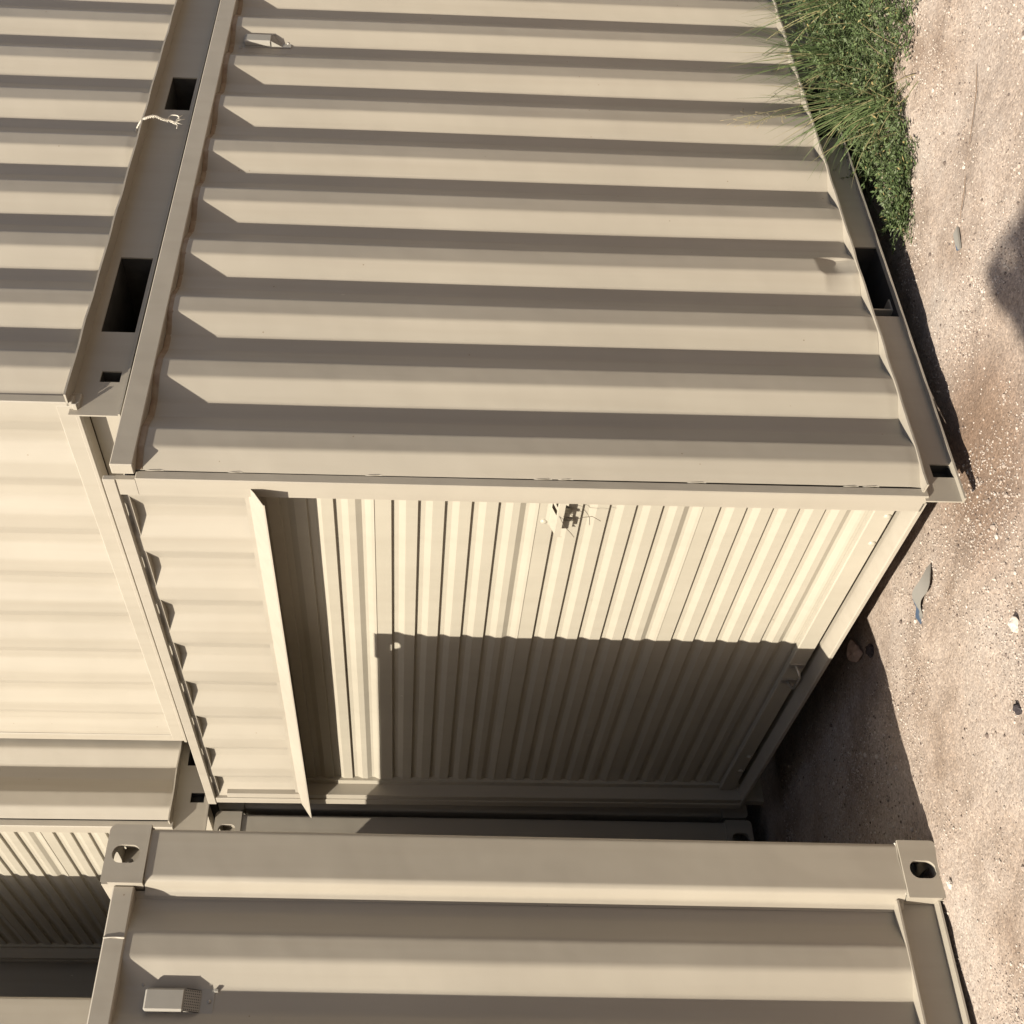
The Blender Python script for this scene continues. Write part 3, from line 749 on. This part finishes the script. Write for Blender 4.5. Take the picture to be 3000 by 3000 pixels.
def tuft(label, x, y, aim, n, ln, spread, seed, stalks=0):
    rg = random.Random(seed); b = MB(); z = float(gz(x, y))
    for i in range(n):
        p = Vector((x+rg.gauss(0, .035), y+rg.gauss(0, .025), z))
        d = Vector(aim)+Vector((rg.gauss(0, spread), rg.gauss(0, spread*.6), rg.gauss(0, spread*.5)))
        q = rg.random(); c = (.10, .145, .055) if q < .5 else ((.14, .18, .075) if q < .82 else (.28, .25, .13))
        k = .8+.4*rg.random(); c = tuple(v*k for v in c)
        blade(b, p, d, ln*(.45+.75*rg.random()), .0026+.0026*rg.random(), .5+.9*rg.random(), c)
    for i in range(n//4):
        p = Vector((x+rg.gauss(0, .03), y+rg.gauss(0, .02), z))
        blade(b, p, Vector((rg.gauss(0, 1), rg.gauss(-.3, .6), .5)), .12*(.5+rg.random()), .004, .8, (.22, .13, .08))
    for i in range(stalks):
        d = (Vector(aim)+Vector((rg.gauss(0, .18), rg.gauss(0, .1), .1))).normalized(); P0 = Vector((x, y, z)); l_ = ln*1.25
        pts = [P0+d*l_*k/8+Vector((0, 0, -.10*l_*(k/8)**2)) for k in range(9)]
        b.tube(pts, .0009, 4, (.28, .26, .13))
        for j in range(16):
            pp = pts[5+j//5]+d*.008*(j % 5); e = pp+Vector((rg.gauss(-.012, .022), rg.gauss(0, .012), rg.gauss(.012, .02)))
            b.tube([pp, e], .0005, 3, (.26, .22, .12)); b.tube([e, e+(e-pp)*.25], .0012, 4, (.30, .24, .14))
    o = b.build('grass_tuft', M_leaf)
    return tag(o, label, 'grass', 'grass tufts in the weeds')
tuft('grass tuft nearest the camera, blades fanning over the rail beside the fork opening', 1.54, -.22, (-.30, .28, 1.0), 60, .40, .34, 1)
tuft('tall straggly grass tuft in mid weeds with a drooping seed stalk', 1.72, -.12, (-.26, .16, 1.0), 50, .46, .36, 2, stalks=2)
tuft('yellowish dry grass tuft against the container wall', 1.98, -.12, (-.05, .08, 1.0), 110, .46, .40, 3)
tuft('far green grass tuft at the top edge of the photo', 2.22, -.22, (.05, .12, 1.0), 80, .46, .45, 4)

# ---------------------------------------------------------------- small things
def rock_obj(name, x, y, size, seed, material, label, cat, sq=(1, 1, .7), dz=.3, group=None):
    me = bpy.data.meshes.new(name); v = rock(size, seed, sq); me.from_pydata(v.tolist(), [], ico_f.tolist()); me.materials.append(material)
    o = bpy.data.objects.new(name, me); C.objects.link(o); o.location = (x, y, float(gz(x, y))+size*dz)
    md = o.modifiers.new('sub', 'SUBSURF'); md.subdivision_type = 'SIMPLE'; md.levels = md.render_levels = 2
    tx = bpy.data.textures.new(name, 'CLOUDS'); tx.noise_scale = size*.7
    dm = o.modifiers.new('rough', 'DISPLACE'); dm.texture = tx; dm.strength = size*.5; dm.mid_level = .5
    return tag(o, label, cat, group)
rock_obj('stone', .11, 1.19, .038, 3, M_stone, 'pinkish broken stone beneath the shutter threshold at the shadow edge', 'stone', (1, 1.2, .8), .6)
rock_obj('stone', .06, 1.08, .022, 8, M_dark, 'small dark rubble lump next to the pink stone', 'stone', (1.2, 1, .8), .5)
rock_obj('stone', -.415, -.005, .019, 5, M_white, 'white stone on the sunny dirt at the right edge of the photo', 'stone', (1.3, 1, .8), .3)
rock_obj('stone', -.600, .105, .018, 6, M_dark, 'black lump standing in for a small round shadow on bare dirt at the photo edge', 'stone', (1, 1, .8), .2)  # dark stone shape added to stand for a small round shadow
rock_obj('stone', -.845, .74, .012, 16, M_white, 'small pale stone beside the foot of the corner casting', 'stone', (1, 1.2, .8), .4)
# curled strip
b = MB(); n_ = 16; rows = [[], [], [], []]
A = Vector((.005, .395)); B_ = Vector((-.095, .575))
for i in range(n_+1):
    t = i/n_; c = A.lerp(B_, t); nn = Vector((-(B_-A).y, (B_-A).x)).normalized()
    c = c+nn*(.022*math.sin(t*6.28))
    hw = .001+.024*math.sin(min(1, t*2.2)*math.pi/2)**.8 if t < .5 else .024-.006*(t-.5)
    arch = .026*math.sin(min(1, t*1.15)*math.pi)**.8+.004; zc = -.062+float(vnoise(np.array(c.x), np.array(c.y), 5.1, 2))*.0
    zc = float(gz(c.x, c.y))+.004
    for r_, (sd, hz) in enumerate(((-1, 0), (1, .5), (1, .5), (-1, 0))):
        p = c+nn*hw*sd
        rows[r_].append((p.x, p.y, zc+arch*(1-hz*.6)+(.0 if r_ < 2 else -.003)))
b.sheet([rows[0], rows[1]], True); b.sheet([rows[3], rows[2]], True); b.sheet([rows[0], rows[3]], False); b.sheet([rows[1], rows[2]], False)
tag(b.build('plastic_strip', M_strip), 'curled grey plastic strip with a worn blue end lying on the dirt', 'debris')
# flat shard and twigs
b = MB(); zz = float(gz(.72, -.325))
b.add([(.75, -.345, zz+.006), (.745, -.315, zz+.008), (.69, -.300, zz+.007), (.682, -.318, zz+.006), (.75, -.345, zz+.012), (.745, -.315, zz+.014), (.69, -.300, zz+.013), (.682, -.318, zz+.012)],
      [(3, 2, 1, 0), (4, 5, 6, 7), (0, 1, 5, 4), (1, 2, 6, 5), (2, 3, 7, 6), (3, 0, 4, 7)])
tag(b.build('stone_shard', M_zinc if False else M_strip), 'flat grey shard on the gravel near the twig', 'debris')
for nm, pts, lab in (('twig', [(.84, -.47), (.80, -.44), (.775, -.395), (.755, -.372)], 'short bent twig above the grey shard'),
                     ('twig', [(1.10, -.69), (1.03, -.645), (.97, -.59), (.905, -.54)], 'long thin straight twig on open ground below the weeds')):
    b = MB(); b.tube([(x, y, float(gz(x, y))+.007) for x, y in pts], [.0010, .0015, .0013, .0008], 6); tag(b.build(nm, M_twig), lab, 'twig')
# white rope knotted over the lip of the upper rail
b = MB(); x0 = 1.548; y0 = -.013; Z0 = 2.603
base = [(x0-.030, y0+.03, Z0+.032), (x0-.012, y0+.006, Z0+.016), (x0-.004, y0-.008, Z0-.006), (x0+.006, y0-.010, Z0-.035), (x0+.003, y0+.0, Z0-.062), (x0+.012, y0+.012, Z0-.085), (x0+.004, y0+.018, Z0-.108)]
def catm(P, n=7):
    P = [Vector(p) for p in P]; out = []
    for i in range(len(P)-1):
        p0, p1, p2, p3 = P[max(i-1, 0)], P[i], P[i+1], P[min(i+2, len(P)-1)]
        for k in range(n):
            t = k/n; out.append(.5*((2*p1)+(p2-p0)*t+(2*p0-5*p1+4*p2-p3)*t*t+(3*p1-p0-3*p2+p3)*t**3))
    out.append(P[-1]); return out
cl = catm(base)
for q in range(3):
    b.tube([tuple(p+Vector((.0035*math.cos(i*1.1+q*2.09), .0035*math.sin(i*1.1+q*2.09), 0))) for i, p in enumerate(cl)], .0026, 5)
lp = catm([(x0+.004, y0+.012, Z0-.078), (x0+.03, y0+.004, Z0-.085), (x0+.034, y0+.006, Z0-.112), (x0+.012, y0+.012, Z0-.118), (x0-.004, y0+.012, Z0-.10)])
b.tube([tuple(p) for p in lp], .0028, 5)
for e in ((-.012, .008, -.135), (.016, .006, -.140), (-.034, .01, -.118), (.03, .0, -.13)):
    b.tube([(x0+.004, y0+.012, Z0-.105), (x0+e[0]*.5, y0+e[1], Z0-.118), (x0+e[0], y0+e[1], Z0+e[2])], .0016, 4)
for i in range(30):
    p = cl[rnd.randrange(len(cl))]; b.tube([tuple(p), tuple(p+Vector((rnd.gauss(0, .008), rnd.gauss(-.004, .004), rnd.gauss(0, .006))))], .0006, 3)
tag(b.build('rope', M_rope), 'frayed white rope knotted over the rail lip of the upper container', 'rope')
